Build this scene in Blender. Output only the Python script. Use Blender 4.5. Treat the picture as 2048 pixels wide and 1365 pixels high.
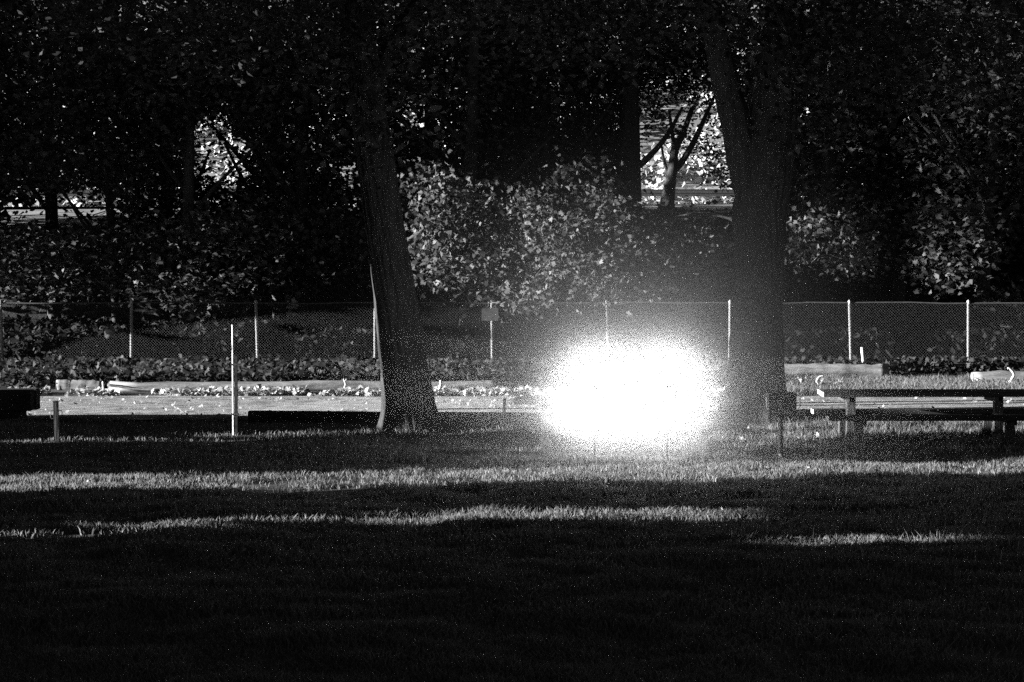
import bpy, math, random
import numpy as np
from mathutils import Vector, Matrix

random.seed(7)
RNG = np.random.default_rng(7)
for o in list(bpy.data.objects):
    bpy.data.objects.remove(o, do_unlink=True)
scene = bpy.context.scene
COL = scene.collection
R = math.radians

# ------------------------------------------------------------------ camera
CAM_H, LENS, PITCH = 2.46, 70.0, R(1.863)
FPX = LENS / 36.0 * 2048.0
cam_d = bpy.data.cameras.new('camera')
cam_d.lens = LENS; cam_d.sensor_width = 36.0; cam_d.clip_start = 0.1; cam_d.clip_end = 3000
cam = bpy.data.objects.new('camera', cam_d); COL.objects.link(cam)
cam.location = (0, 0, CAM_H); cam.rotation_euler = (R(90) - PITCH, 0, 0)
scene.camera = cam

# ------------------------------------------------------------------ sky and sun (black and white world)
SUN_EL = R(8.0)
SUN_H = Vector((-0.985, -0.172, 0)).normalized()          # horizontal direction towards the sun
SUN_DIR = Vector((SUN_H.x * math.cos(SUN_EL), SUN_H.y * math.cos(SUN_EL), math.sin(SUN_EL)))
w = bpy.data.worlds.new('World'); scene.world = w; w.use_nodes = True
nt = w.node_tree; nt.nodes.clear()
sky = nt.nodes.new('ShaderNodeTexSky'); sky.sky_type = 'NISHITA'; sky.sun_disc = False
sky.sun_elevation = SUN_EL; sky.sun_rotation = math.atan2(SUN_H.x, SUN_H.y)
bw = nt.nodes.new('ShaderNodeRGBToBW'); bg = nt.nodes.new('ShaderNodeBackground'); wo = nt.nodes.new('ShaderNodeOutputWorld')
bg.inputs['Strength'].default_value = 0.006
nt.links.new(sky.outputs[0], bw.inputs[0]); nt.links.new(bw.outputs[0], bg.inputs[0]); nt.links.new(bg.outputs[0], wo.inputs[0])
sun_l = bpy.data.lights.new('sun', 'SUN'); sun_l.energy = 4.0; sun_l.angle = R(0.5); sun_l.color = (1, 1, 1)
sun = bpy.data.objects.new('sun', sun_l); COL.objects.link(sun)
sun.rotation_euler = (-SUN_DIR).to_track_quat('-Z', 'Y').to_euler(); sun.location = (-30, -5, 20)

vs = scene.view_settings
vs.view_transform = 'Standard'; vs.look = 'None'; vs.gamma = 1.0; vs.use_curve_mapping = False
vs.exposure = 3.0
scene.render.engine = 'CYCLES'
scene.cycles.use_denoising = False; scene.render.dither_intensity = 2.0; scene.cycles.use_adaptive_sampling = False
scene.cycles.max_bounces = 4; scene.cycles.diffuse_bounces = 2; scene.cycles.volume_bounces = 1
scene.cycles.transparent_max_bounces = 8
scene.cycles.sample_clamp_indirect = 0.3; scene.cycles.sample_clamp_direct = 3.0

# ------------------------------------------------------------------ pixel helpers (2048 x 1365 photograph)
CP, SP = math.cos(PITCH), math.sin(PITCH)
def project(P):
    P = np.atleast_2d(P); dz = P[:, 2] - CAM_H
    dep = P[:, 1] * CP - dz * SP
    up = P[:, 1] * SP + dz * CP
    return 1024 + FPX * P[:, 0] / dep, 682.5 - FPX * up / dep
def at(u, v, Y):
    a = (u - 1024) / FPX; b = (682.5 - v) / FPX
    d = Vector((a, CP + b * SP, -SP + b * CP))
    return Vector((0, 0, CAM_H)) + d * (Y / d.y)
def X(u, Y): return (u - 1024) / FPX * Y * 1.0005
def on_ground(u, v):
    Y = FPX * CAM_H / (v - 553.0)
    return X(u, Y), Y

# ------------------------------------------------------------------ terrain height
_lat = RNG.random((256, 256))
def vnoise(x, y, s, k=0):
    x = np.asarray(x, float) / s + 31.7 * (k + 1); y = np.asarray(y, float) / s + 17.3 * (k + 1)
    xi = np.floor(x).astype(int); yi = np.floor(y).astype(int); fx = x - xi; fy = y - yi
    fx = fx * fx * (3 - 2 * fx); fy = fy * fy * (3 - 2 * fy)
    g = lambda i, j: _lat[i % 256, j % 256]
    return (g(xi, yi) * (1 - fx) + g(xi + 1, yi) * fx) * (1 - fy) + (g(xi, yi + 1) * (1 - fx) + g(xi + 1, yi + 1) * fx) * fy - 0.5
def gz(x, y):
    x = np.asarray(x, float); y = np.asarray(y, float)
    lawn = np.clip((33.6 - y) / 1.5, 0, 1) * np.clip((y - 4) / 3, 0, 1)
    h = 0.085 * vnoise(x, y, 1.7) + 0.042 * vnoise(x, y, 0.6, 1) + 0.016 * vnoise(x, y, 0.24, 2)
    weeds = np.clip((y - 40.8) / 1.5, 0, 1) * np.clip((68 - y) / 3, 0, 1)
    return h * (lawn * 0.85 + 0.06 + 0.9 * weeds)
def gzf(x, y): return float(gz(x, y))

# ------------------------------------------------------------------ materials (all neutral greys)
MATS = {}
def node_mat(name):
    m = bpy.data.materials.new(name); m.use_nodes = True; m.node_tree.nodes.clear()
    MATS[name] = m
    return m, m.node_tree
def mat(name, a, b, scale=8.0, rough=0.8, bump=0.0, stretch=(1, 1, 1), metallic=0.0, detail=6.0, spec=0.3, bscale=None):
    m, t = node_mat(name); N = t.nodes; L = t.links
    tc = N.new('ShaderNodeTexCoord'); mp = N.new('ShaderNodeMapping'); mp.inputs['Scale'].default_value = stretch
    nz = N.new('ShaderNodeTexNoise'); nz.inputs['Scale'].default_value = scale; nz.inputs['Detail'].default_value = detail
    rp = N.new('ShaderNodeValToRGB'); rp.color_ramp.elements[0].position = 0.32; rp.color_ramp.elements[1].position = 0.68
    rp.color_ramp.elements[0].color = (a, a, a, 1); rp.color_ramp.elements[1].color = (b, b, b, 1)
    p = N.new('ShaderNodeBsdfPrincipled'); o = N.new('ShaderNodeOutputMaterial')
    p.inputs['Roughness'].default_value = rough; p.inputs['Metallic'].default_value = metallic
    p.inputs['Specular IOR Level'].default_value = spec
    L.new(tc.outputs['Object'], mp.inputs[0]); L.new(mp.outputs[0], nz.inputs[0]); L.new(nz.outputs[0], rp.inputs[0])
    L.new(rp.outputs[0], p.inputs['Base Color']); L.new(p.outputs[0], o.inputs[0])
    if bump:
        nb = N.new('ShaderNodeTexNoise'); nb.inputs['Scale'].default_value = bscale or scale * 2; nb.inputs['Detail'].default_value = 8
        L.new(mp.outputs[0], nb.inputs[0])
        bp = N.new('ShaderNodeBump'); bp.inputs['Strength'].default_value = bump; bp.inputs['Distance'].default_value = 0.05
        L.new(nb.outputs[0], bp.inputs['Height']); L.new(bp.outputs[0], p.inputs['Normal'])
    return m
def leaf_mat(name, a, b, trans=0.4, gloss=0.0):
    m, t = node_mat(name); N = t.nodes; L = t.links
    g = N.new('ShaderNodeNewGeometry'); rp = N.new('ShaderNodeValToRGB')
    rp.color_ramp.elements[0].color = (a, a, a, 1); rp.color_ramp.elements[1].color = (b, b, b, 1)
    d = N.new('ShaderNodeBsdfPrincipled'); d.inputs['Roughness'].default_value = 0.6; d.inputs['Specular IOR Level'].default_value = gloss
    tr = N.new('ShaderNodeBsdfTranslucent'); mx = N.new('ShaderNodeMixShader'); mx.inputs[0].default_value = trans
    o = N.new('ShaderNodeOutputMaterial')
    L.new(g.outputs['Random Per Island'], rp.inputs[0])
    L.new(rp.outputs[0], d.inputs['Base Color']); L.new(rp.outputs[0], tr.inputs[0])
    L.new(d.outputs[0], mx.inputs[1]); L.new(tr.outputs[0], mx.inputs[2]); L.new(mx.outputs[0], o.inputs[0])
    return m

M_soil = mat('lawn_soil', 0.025, 0.06, 3.0, 0.95, 0.4, bscale=30)
M_gravel = mat('gravel', 0.10, 0.30, 2.2, 0.95, 0.8, bscale=60, detail=12)
M_gravel2 = mat('pale_gravel', 0.18, 0.36, 2.6, 0.95, 0.8, bscale=60, detail=12)
M_grass = leaf_mat('grass_blade', 0.06, 0.19, 0.45, 0.2)
M_leaf = leaf_mat('tree_leaf', 0.04, 0.11, 0.35, 0.25)
M_leaf_dark = leaf_mat('dark_leaf', 0.02, 0.05, 0.3, 0.1)
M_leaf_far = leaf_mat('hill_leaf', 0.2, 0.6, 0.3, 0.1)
M_weed = leaf_mat('weed_leaf', 0.015, 0.045, 0.3, 0.15)
M_litter = leaf_mat('dry_leaf', 0.15, 0.42, 0.3, 0.2)
M_bark = mat('bark', 0.010, 0.034, 14.0, 0.95, 0.9, (1, 1, 0.12), bscale=26)
M_bark_far = mat('bark_far', 0.03, 0.06, 6.0, 0.95, 0.4, (1, 1, 0.2))
M_log = mat('log_wood', 0.09, 0.22, 9.0, 0.9, 0.5, (0.15, 1, 1))
M_stick = mat('dry_stick', 0.28, 0.42, 20.0, 0.85, 0.2)
M_darkwood = mat('stained_wood', 0.012, 0.035, 10.0, 0.85, 0.3, (0.1, 1, 1), spec=0.15)
M_endgrain = mat('end_grain', 0.35, 0.5, 30.0, 0.9, 0.2)
M_postwood = mat('post_wood', 0.03, 0.065, 14.0, 0.9, 0.3, (1, 1, 0.15), spec=0.15)
M_timber = mat('old_timber', 0.012, 0.03, 12.0, 0.95, 0.4, (0.15, 1, 1), spec=0.1)
M_galv = mat('galvanised_steel', 0.2, 0.36, 30.0, 0.55, 0.0, metallic=0.1)
M_wire = mat('fence_wire', 0.04, 0.075, 20.0, 0.6, 0.0, metallic=0.2)
M_pole = mat('pale_metal', 0.35, 0.5, 25.0, 0.5, 0.0, metallic=0.2)
M_iron = mat('grill_iron', 0.015, 0.05, 30.0, 0.7, 0.2, metallic=0.3)
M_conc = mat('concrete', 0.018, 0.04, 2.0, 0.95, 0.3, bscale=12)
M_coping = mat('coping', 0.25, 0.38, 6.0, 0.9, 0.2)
M_asph = mat('asphalt', 0.10, 0.16, 10.0, 0.9, 0.2)
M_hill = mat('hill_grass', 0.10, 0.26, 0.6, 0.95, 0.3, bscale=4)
M_sign = mat('sign_plate', 0.03, 0.055, 12.0, 0.6, 0.0)
m, t = node_mat('standin_lamp_glow')
em = t.nodes.new('ShaderNodeEmission'); em.inputs['Strength'].default_value = 8.0
oo = t.nodes.new('ShaderNodeOutputMaterial'); t.links.new(em.outputs[0], oo.inputs[0]); M_glow = m; m.cycles.emission_sampling = 'NONE'

# ------------------------------------------------------------------ mesh helpers
class MB:
    def __init__(s): s.v = []; s.f = []
    def box(s, c, size, rz=0.0, rot=None):
        b = len(s.v); c = Vector(c); hx, hy, hz = size[0] / 2, size[1] / 2, size[2] / 2
        rm = rot if rot is not None else Matrix.Rotation(rz, 3, 'Z')
        ch = min(hx, hy, hz) * 0.12
        for z, e in ((-hz, ch), (-hz + ch, 0), (hz - ch, 0), (hz, ch)):
            for sx, sy in ((-1, -1), (1, -1), (1, 1), (-1, 1)):
                s.v.append(tuple(c + rm @ Vector((sx * (hx - e), sy * (hy - e), z))))
        s.f.append((b + 3, b + 2, b + 1, b)); s.f.append((b + 12, b + 13, b + 14, b + 15))
        for k in range(3):
            for i in range(4):
                j = (i + 1) % 4
                s.f.append((b + 4 * k + i, b + 4 * k + j, b + 4 * k + 4 + j, b + 4 * k + 4 + i))
        return s
    def tube(s, pts, rad, n=8, cap=True, wob=0.0, ridge=None):
        pts = [Vector(p) for p in pts]; b = len(s.v)
        if not hasattr(rad, '__len__'): rad = [rad] * len(pts)
        prev = None
        for i, p in enumerate(pts):
            d = (pts[min(i + 1, len(pts) - 1)] - pts[max(i - 1, 0)]).normalized()
            a = prev if prev is not None else (Vector((0, -1, 0)) if abs(d.y) < 0.9 else Vector((0, 0, 1)))
            a = (a - d * a.dot(d)).normalized(); prev = a; c = d.cross(a)
            for k in range(n):
                th = 2 * math.pi * k / n; r = rad[i]
                if ridge: r *= ridge(th, i / max(1, len(pts) - 1), p)
                if wob: r *= 1 + random.uniform(-wob, wob)
                s.v.append(tuple(p + (a * math.cos(th) + c * math.sin(th)) * r))
        for i in range(len(pts) - 1):
            for k in range(n):
                j = (k + 1) % n
                s.f.append((b + i * n + k, b + i * n + j, b + (i + 1) * n + j, b + (i + 1) * n + k))
        if cap:
            s.f.append(tuple(b + k for k in reversed(range(n)))); e = b + (len(pts) - 1) * n
            s.f.append(tuple(e + k for k in range(n)))
        return s
    def build(s, name, m, parent=None, smooth=False):
        me = bpy.data.meshes.new(name); me.from_pydata(s.v, [], s.f); me.update()
        return link(name, me, m, parent, smooth)
def link(name, me, m, parent=None, smooth=False):
    o = bpy.data.objects.new(name, me); COL.objects.link(o); me.materials.append(m)
    if smooth: me.polygons.foreach_set('use_smooth', np.ones(len(me.polygons), bool))
    if parent is not None: o.parent = parent
    return o
def np_mesh(name, V, sizes, idx, m, parent=None, smooth=False):
    me = bpy.data.meshes.new(name)
    me.vertices.add(len(V)); me.vertices.foreach_set('co', np.ascontiguousarray(V, np.float32).ravel())
    me.loops.add(len(idx)); me.loops.foreach_set('vertex_index', np.ascontiguousarray(idx, np.int32))
    me.polygons.add(len(sizes)); st = np.concatenate([[0], np.cumsum(sizes)[:-1]]).astype(np.int32)
    me.polygons.foreach_set('loop_start', st)
    me.update(calc_edges=True); me.validate()
    return link(name, me, m, parent, smooth)
def tag(o, label=None, cat=None, group=None, kind=None):
    if label: o['label'] = label
    if cat: o['category'] = cat
    if group: o['group'] = group
    if kind: o['kind'] = kind
    return o
def empty(name, loc, label, cat, group=None, rz=0.0):
    o = bpy.data.objects.new(name, None); COL.objects.link(o); o.location = loc; o.rotation_euler = (0, 0, rz)
    o.empty_display_size = 0.2
    return tag(o, label, cat, group)
def local(root, o):
    o.parent = root; o.matrix_parent_inverse = Matrix.Translation(-Vector(root.location)); return o
def copy_tree(o, parent=None):
    c = o.copy(); COL.objects.link(c); c.parent = parent
    for ch in [q for q in bpy.data.objects if q.parent == o]: copy_tree(ch, c)
    return c

def rand_frames(n, tilt=1.0, rng=RNG):
    """two orthonormal in-plane axes per leaf"""
    nr = rng.normal(size=(n, 3)); nr[:, 2] = np.abs(nr[:, 2]) + tilt * 0.6
    nr /= np.linalg.norm(nr, axis=1)[:, None]
    a = rng.normal(size=(n, 3)); a -= nr * (a * nr).sum(1)[:, None]; a /= np.linalg.norm(a, axis=1)[:, None]
    return a, np.cross(nr, a), nr
RHOMB = np.array([(-0.5, 0.0), (-0.05, -0.33), (0.5, 0.0), (-0.05, 0.33)])
MAPLE = np.array([(-0.5, 0.0), (-0.32, -0.28), (-0.12, -0.5), (0.0, -0.2), (0.26, -0.34), (0.2, -0.1), (0.52, 0.0),
                  (0.2, 0.1), (0.26, 0.34), (0.0, 0.2), (-0.12, 0.5), (-0.32, 0.28)])
def leaf_mesh(name, C, size, m, parent=None, shape=RHOMB, tilt=1.0, rng=RNG):
    n = len(C); k = len(shape); a, b, nr = rand_frames(n, tilt, rng)
    size = np.broadcast_to(size, (n,)) * rng.uniform(0.65, 1.25, n)
    V = (C[:, None, :] + size[:, None, None] * (shape[None, :, 0:1] * a[:, None, :] + shape[None, :, 1:2] * b[:, None, :]))
    V = V - (size[:, None, None] * 0.5 * (np.abs(shape[None, :, 1:2]) ** 1.5) * nr[:, None, :])
    return np_mesh(name, V.reshape(-1, 3), np.full(n, k), np.arange(n * k), m, parent)

# ================================================================== THE SETTING
# ground: one sheet, fine where the low sun rakes it, coarse to the horizon
xs = np.concatenate([[-600, -300, -120, -60, -35], np.arange(-22, -9, 0.6), np.arange(-9, 9.001, 0.09), np.arange(9.6, 22, 0.6), [35, 60, 120, 300, 600]])
ys = np.concatenate([[-200, -60, -20, -6, 2], np.arange(6, 13, 0.5), np.arange(13, 34, 0.09), np.arange(34, 70.6, 0.3)])
gx, gy = np.meshgrid(xs, ys); H = gz(gx, gy)
# the land beyond the retaining wall: bank, road shelf, hillside
V = np.stack([gx, gy, H], -1).reshape(-1, 3); nx, ny = len(xs), len(ys)
ii = (np.arange(ny - 1)[:, None] * nx + np.arange(nx - 1)[None, :]).ravel()
Q = np.stack([ii, ii + 1, ii + nx + 1, ii + nx], 1)
g = np_mesh('ground', V, np.full(len(Q), 4), Q.ravel(), M_soil, smooth=True); tag(g, kind='structure')

def strip(name, x0, x1, y0f, y1f, dz, m, step=0.5):
    X0 = np.arange(x0, x1 + 0.001, step); V = []
    for x in X0:
        a, b = y0f(x), y1f(x)
        for k in range(7):
            y = a + (b - a) * k / 6; V.append((x, y, gzf(x, y) * 0.5 + dz))
    Q = [(i * 7 + k, (i + 1) * 7 + k, (i + 1) * 7 + k + 1, i * 7 + k + 1) for i in range(len(X0) - 1) for k in range(6)]
    mb = MB(); mb.v = V; mb.f = Q
    return tag(mb.build(name, m, smooth=True), kind='structure')
strip('path', -40, 40, lambda x: 33.75 + 0.12 * math.sin(x * 1.3) + 0.08 * math.sin(x * 4.1), lambda x: 40.3 + 0.15 * math.sin(x * 0.9 + 1), 0.035, M_gravel)
strip('gravel_patch', X(436, 35), X(1010, 35), lambda x: 34.2 + 0.1 * math.sin(x * 3), lambda x: 34.6 + min(5.2, 0.45 + 2.4 * (x - X(436, 35))), 0.043, M_gravel2, 0.25)

# upper ground beyond the wall
def hill_z(x, y):
    a = np.interp(y, [70.3, 79, 81, 92, 96, 130, 200, 400, 900], [4.2, 5.2, 5.35, 5.35, 5.6, 17.0, 30, 38, 40])
    return a + np.clip((y - 94) / 10, 0, 1) * 1.6 * vnoise(x, y, 9, 3) + 0.012 * np.clip(np.asarray(x), -30, 30) * np.clip((90 - np.asarray(y)) / 12, 0, 1)
hx, hy = np.meshgrid(np.concatenate([[-600, -300, -150, -90], np.arange(-60, 61, 2.0), [90, 150, 300, 600]]),
                     np.concatenate([np.arange(70.35, 140, 1.5), np.arange(145, 260, 12), [300, 400, 600, 900]]))
V = np.stack([hx, hy, hill_z(hx, hy)], -1).reshape(-1, 3); ny, nx = hx.shape
ii = (np.arange(ny - 1)[:, None] * nx + np.arange(nx - 1)[None, :]).ravel()
Q = np.stack([ii, ii + 1, ii + nx + 1, ii + nx], 1)
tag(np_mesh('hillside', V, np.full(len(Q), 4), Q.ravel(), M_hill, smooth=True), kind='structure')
mb = MB(); mb.v = [(-150, 84.8, 5.42), (150, 84.8, 5.42), (150, 91.5, 5.42), (-150, 91.5, 5.42)]; mb.f = [(0, 1, 2, 3)]
tag(mb.build('road', M_asph), kind='structure')

# ================================================================== RETAINING WALL
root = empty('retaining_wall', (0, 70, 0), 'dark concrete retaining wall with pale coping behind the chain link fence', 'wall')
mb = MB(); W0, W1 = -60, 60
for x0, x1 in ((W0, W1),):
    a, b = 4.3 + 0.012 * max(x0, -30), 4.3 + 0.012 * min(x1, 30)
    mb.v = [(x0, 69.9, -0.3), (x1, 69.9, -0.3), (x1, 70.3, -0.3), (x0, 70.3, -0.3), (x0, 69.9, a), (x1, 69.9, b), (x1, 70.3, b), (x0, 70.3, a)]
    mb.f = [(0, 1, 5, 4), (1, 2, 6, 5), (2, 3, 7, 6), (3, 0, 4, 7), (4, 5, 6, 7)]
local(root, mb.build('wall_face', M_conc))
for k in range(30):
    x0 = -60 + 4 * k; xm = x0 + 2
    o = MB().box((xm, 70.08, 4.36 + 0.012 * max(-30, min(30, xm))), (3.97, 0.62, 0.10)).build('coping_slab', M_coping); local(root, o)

# ================================================================== GUARDRAIL ALONG THE ROAD
root = empty('guardrail', (0, 84, 5.38), 'dark roadside guardrail on posts above the retaining wall', 'guardrail')
prof = [(0, 0), (0.04, 0.04), (0.04, 0.10), (0, 0.15), (0.04, 0.20), (0.04, 0.26), (0, 0.30)]
mb = MB()
for x in (-60, 60):
    for dy, dz in prof: mb.v.append((x, 84 + dy, 5.82 + dz))
    for dy, dz in reversed(prof): mb.v.append((x, 84.006 + dy, 5.82 + dz))
n = 14; mb.f = [(i, (i + 1) % n, n + (i + 1) % n, n + i) for i in range(n)]
local(root, mb.build('rail_beam', M_iron))
for k in range(31):
    local(root, MB().box((-60 + 4 * k + 0.7, 84.16, 5.6), (0.14, 0.16, 1.0)).build('post', M_iron))

# ================================================================== CHAIN LINK FENCE
FY = 50.0
root = empty('chain_link_fence', (0, FY, 0), 'long chain link fence with pale steel posts in front of the trees', 'fence')
posts = [-240, 5, 262, 516, 750, 985, 1218, 1460, 1703, 1937, 2180, 2420]
for u in posts:
    x = X(u, FY); z0 = gzf(x, FY)
    lean = random.uniform(-0.03, 0.03)
    o = MB().tube([(x, FY, z0 - 0.1), (x + lean, FY, 0.9), (x + lean * 2, FY, 1.80)], 0.038, 10).build('post', M_galv, smooth=False); local(root, o)
    c = MB().tube([(x + lean * 2, FY, 1.80), (x + lean * 2, FY, 1.84), (x + lean * 2, FY, 1.87)], [0.042, 0.042, 0.012], 10).build('post_cap', M_galv, o)
    c.matrix_parent_inverse = Matrix.Translation((0, 0, 0))
xa, xb = X(posts[0], FY), X(posts[-1], FY)
pts = [(xa + (xb - xa) * k / 40, FY, 1.79 + 0.012 * math.sin(k * 0.9) + 0.01 * math.sin(k * 2.3)) for k in range(41)]
local(root, MB().tube(pts, 0.020, 8).build('top_rail', M_wire, smooth=True))
# woven wire: two families of diagonals
Vw, Sz, Ix = [], [], []
ph, r = 1.74, 0.0022
xv = np.arange(xa - ph, xb, 0.072)
for sgn in (1, -1):
    for x in xv:
        x0, x1 = (x, x + ph) if sgn > 0 else (x + ph, x)
        z0, z1 = 0.04, 0.04 + ph
        lo, hi = min(x0, x1), max(x0, x1)
        if lo < xa or hi > xb: continue
        b = len(Vw); dy = -0.045 + 0.004 * sgn
        for (px_, pz_) in ((x0, z0), (x1, z1)):
            for q in range(3):
                th = q * 2.094; Vw.append((px_ + r * math.cos(th), FY + dy + r * math.sin(th), pz_ - sgn * r * math.cos(th)))
        for q in range(3):
            Sz.append(4); Ix += [b + q, b + (q + 1) % 3, b + 3 + (q + 1) % 3, b + 3 + q]
o = np_mesh('wire_mesh', np.array(Vw), np.array(Sz), np.array(Ix), M_wire); tag(o, kind='stuff'); local(root, o)
root = empty('fence_sign', (X(980, FY - 0.09), FY - 0.09, 1.4), 'small pale plate sign wired to a fence post', 'sign')
o = MB().box((X(980, FY - .09), FY - 0.09, 1.50), (0.42, 0.012, 0.32)).build('plate', M_sign); local(root, o)
o = MB().box((X(987, FY - .09), FY - 0.09, 1.80), (0.27, 0.03, 0.035)).build('bracket', M_galv); local(root, o)

# ================================================================== TREES
def spline(pts, n):
    """Catmull-Rom through (point, radius) rows"""
    P = np.array([list(p) + [r] for p, r in pts]); P = np.vstack([2 * P[0] - P[1], P, 2 * P[-1] - P[-2]]); out = []
    m = len(P) - 3
    for i in range(m):
        for k in range(n):
            t = k / n; a, b, c, d = P[i:i + 4]
            out.append(0.5 * ((2 * b) + (-a + c) * t + (2 * a - 5 * b + 4 * c - d) * t * t + (-a + 3 * b - 3 * c + d) * t ** 3))
    out.append(P[-2]); out = np.array(out)
    return [tuple(q[:3]) for q in out], [float(max(0.01, q[3])) for q in out]
def bark_ridge(seed, amp=0.05, flare=None, base_z=0.0):
    rs = np.random.default_rng(seed); ks = [(int(k), rs.uniform(0, 6.28), rs.uniform(0.3, 1.2)) for k in (9, 13, 17, 23)]
    fl = [(rs.uniform(0, 6.28), rs.uniform(0.5, 1.0)) for _ in range(5)]
    def f(th, t, p):
        s = sum(math.sin(k * th + ph + sp * p.z * 3) * (0.5 if i > 1 else 1) for i, (k, ph, sp) in enumerate(ks))
        r = 1 + amp * (abs(s) * 0.4 - 0.4) + 0.03 * math.sin(2 * th + 1.1 * p.z)
        if amp > 0.08:
            c2, s2 = math.cos(th), math.sin(th)
            r += 0.16 * abs(float(vnoise(th * 2.0 + 0.15 * p.z + seed, p.z * 0.30, 0.17, 18))) + 0.10 * float(vnoise(c2 * 2 + p.z, s2 * 2 + seed, 0.5, 19))
        if flare:
            e = math.exp(-max(0, p.z - base_z) / flare)
            for a, b in fl: r += 0.42 * b * e * max(0, math.cos(th - a)) ** 5
            r += 0.12 * e
        return r
    return f
def clusters_to_leaves(C, per, sig, rng):
    n = len(C); L = np.repeat(C, per, 0) + rng.normal(size=(n * per, 3)) * np.array(sig)
    L[:, 2] -= 0.25 * np.abs(rng.normal(size=n * per)) * sig[2]
    return L
def in_gap(P, keep_w1=False):
    """gaps between the crowns through which the sunlit hillside shows"""
    u, v = project(P)
    r = RNG.random(len(P))
    w1 = (u > 1268) & (u < 1492 - 0.10 * np.maximum(0, 405 - v)) & (v > 185) & (v < 418)
    w2 = ((u - 448) / 58) ** 2 + ((v - 292) / 74) ** 2 < 1 + 1.6 * vnoise(u, v, 34, 5)
    w3 = (u > -40) & (u < 235) & (v > 378) & (v < 458) & (r < 0.97)
    w4 = ((u - 705) / 24) ** 2 + ((v - 350) / 26) ** 2 < 1
    w5 = ((u - 818) / 20) ** 2 + ((v - 240) / 20) ** 2 < 1
    w6 = (((u - 330) / 240) ** 2 + ((v - 300) / 120) ** 2 < 1) & (r < 0.15)
    w7 = (((u - 100) / 150) ** 2 + ((v - 180) / 110) ** 2 < 1) & (r < 0.12)
    return (w1 & (not keep_w1)) | w2 | w3 | w4 | w5 | w6 | w7
def rand_in_crown(n, c, rad, rng, shell=0.4):
    d = rng.normal(size=(n, 3)); d /= np.linalg.norm(d, axis=1)[:, None]
    return np.array(c) + d * (rng.uniform(shell ** 3, 1, n) ** (1 / 3))[:, None] * np.array(rad)

def tree(label, base, pts, limbs, crowns, leaf, lm, group, bm=M_bark_far, seed=1, nseg=12, flare=0.5, shape=RHOMB, gaps=True, keep=False, cat='tree', sig=(0.42, 0.42, 0.3), tilt=1.0, amp=0.05, name='tree'):
    rng = np.random.default_rng(seed)
    root = empty(name, base, label, cat, group)
    P, Rr = spline(pts, 16 if nseg > 20 else 5)
    mb = MB().tube(P, Rr, nseg, ridge=bark_ridge(seed, amp, flare, base[2]))
    o = local(root, mb.build('trunk', bm, smooth=True))
    for l in limbs:
        P, Rr = spline(l, 5)
        q = MB().tube(P, Rr, max(7, nseg // 2), ridge=bark_ridge(seed + 5, amp)).build('limb', bm, smooth=True); local(root, q)
    Ls = []
    tw = MB()
    for (c, rad, ncl, per) in crowns:
        C = rand_in_crown(ncl, c, rad, rng)
        if gaps: C = C[~in_gap(C, keep)]
        Ls.append(clusters_to_leaves(C, per, sig, rng))
        for k in range(0, len(C), 9):
            p = Vector(C[k]); q = p.lerp(Vector(c), 0.5) + Vector((0, 0, -0.2)); e = p + Vector(rng.normal(size=3) * 0.3)
            tw.tube([q, p.lerp(q, 0.4) + Vector((0, 0, 0.1)), e], [0.022, 0.014, 0.006], 4, cap=False)
    L = np.concatenate(Ls)
    if gaps: L = L[~(in_gap(L, keep) & (RNG.random(len(L)) < 0.62))]
    c = leaf_mesh('crown', L, leaf, lm, None, shape, tilt, rng); local(root, c)
    if tw.v: tag(local(root, tw.build('twigs', bm)), kind='stuff')
    return root

# --- the two big trees over the picnic tables
ZA = 31.9
def tp(u, v, Y, wpx): return (tuple(at(u, v, Y)), wpx / 2 / FPX * Y)
b = at(822, 856, ZA)
tree('large leaning tree with furrowed bark beside the long timber', (b.x, ZA, 0), 
     [((b.x + 0.02, ZA, -0.25), 0.40), tp(820, 830, ZA, 92), tp(808, 740, ZA, 88), tp(794, 620, ZA, 82), tp(776, 500, ZA, 74), tp(760, 390, ZA, 70), tp(742, 260, ZA, 68), tp(720, 80, ZA, 62), tp(700, -120, ZA, 56), tp(690, -420, ZA, 40)],
     [[tp(735, 190, ZA, 40), tp(800, 60, ZA + 0.8, 34), tp(900, -80, ZA + 1.5, 26), tp(1000, -260, ZA + 2, 16)],
      [tp(712, 20, ZA, 40), tp(600, -90, ZA - 0.4, 30), tp(470, -200, ZA - 0.6, 18)]],
     [((b.x - 1.0, ZA, 9.4), (5.2, 4.2, 3.2), 330, 34), ((b.x - 3.4, ZA + 0.8, 7.4), (3.0, 3.0, 1.7), 130, 30), ((b.x + 3.0, ZA + 1, 8.0), (3.2, 3.0, 2.0), 140, 30), ((b.x - 0.7, ZA - 1.0, 5.9), (1.5, 0.9, 1.6), 46, 30)],
     0.15, M_leaf_dark, 'large trees over the picnic tables', M_bark, 11, 128, 0.45, sig=(0.5, 0.5, 0.35), amp=0.11)
ZB = 33.0
b = at(1512, 850, ZB)
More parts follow.
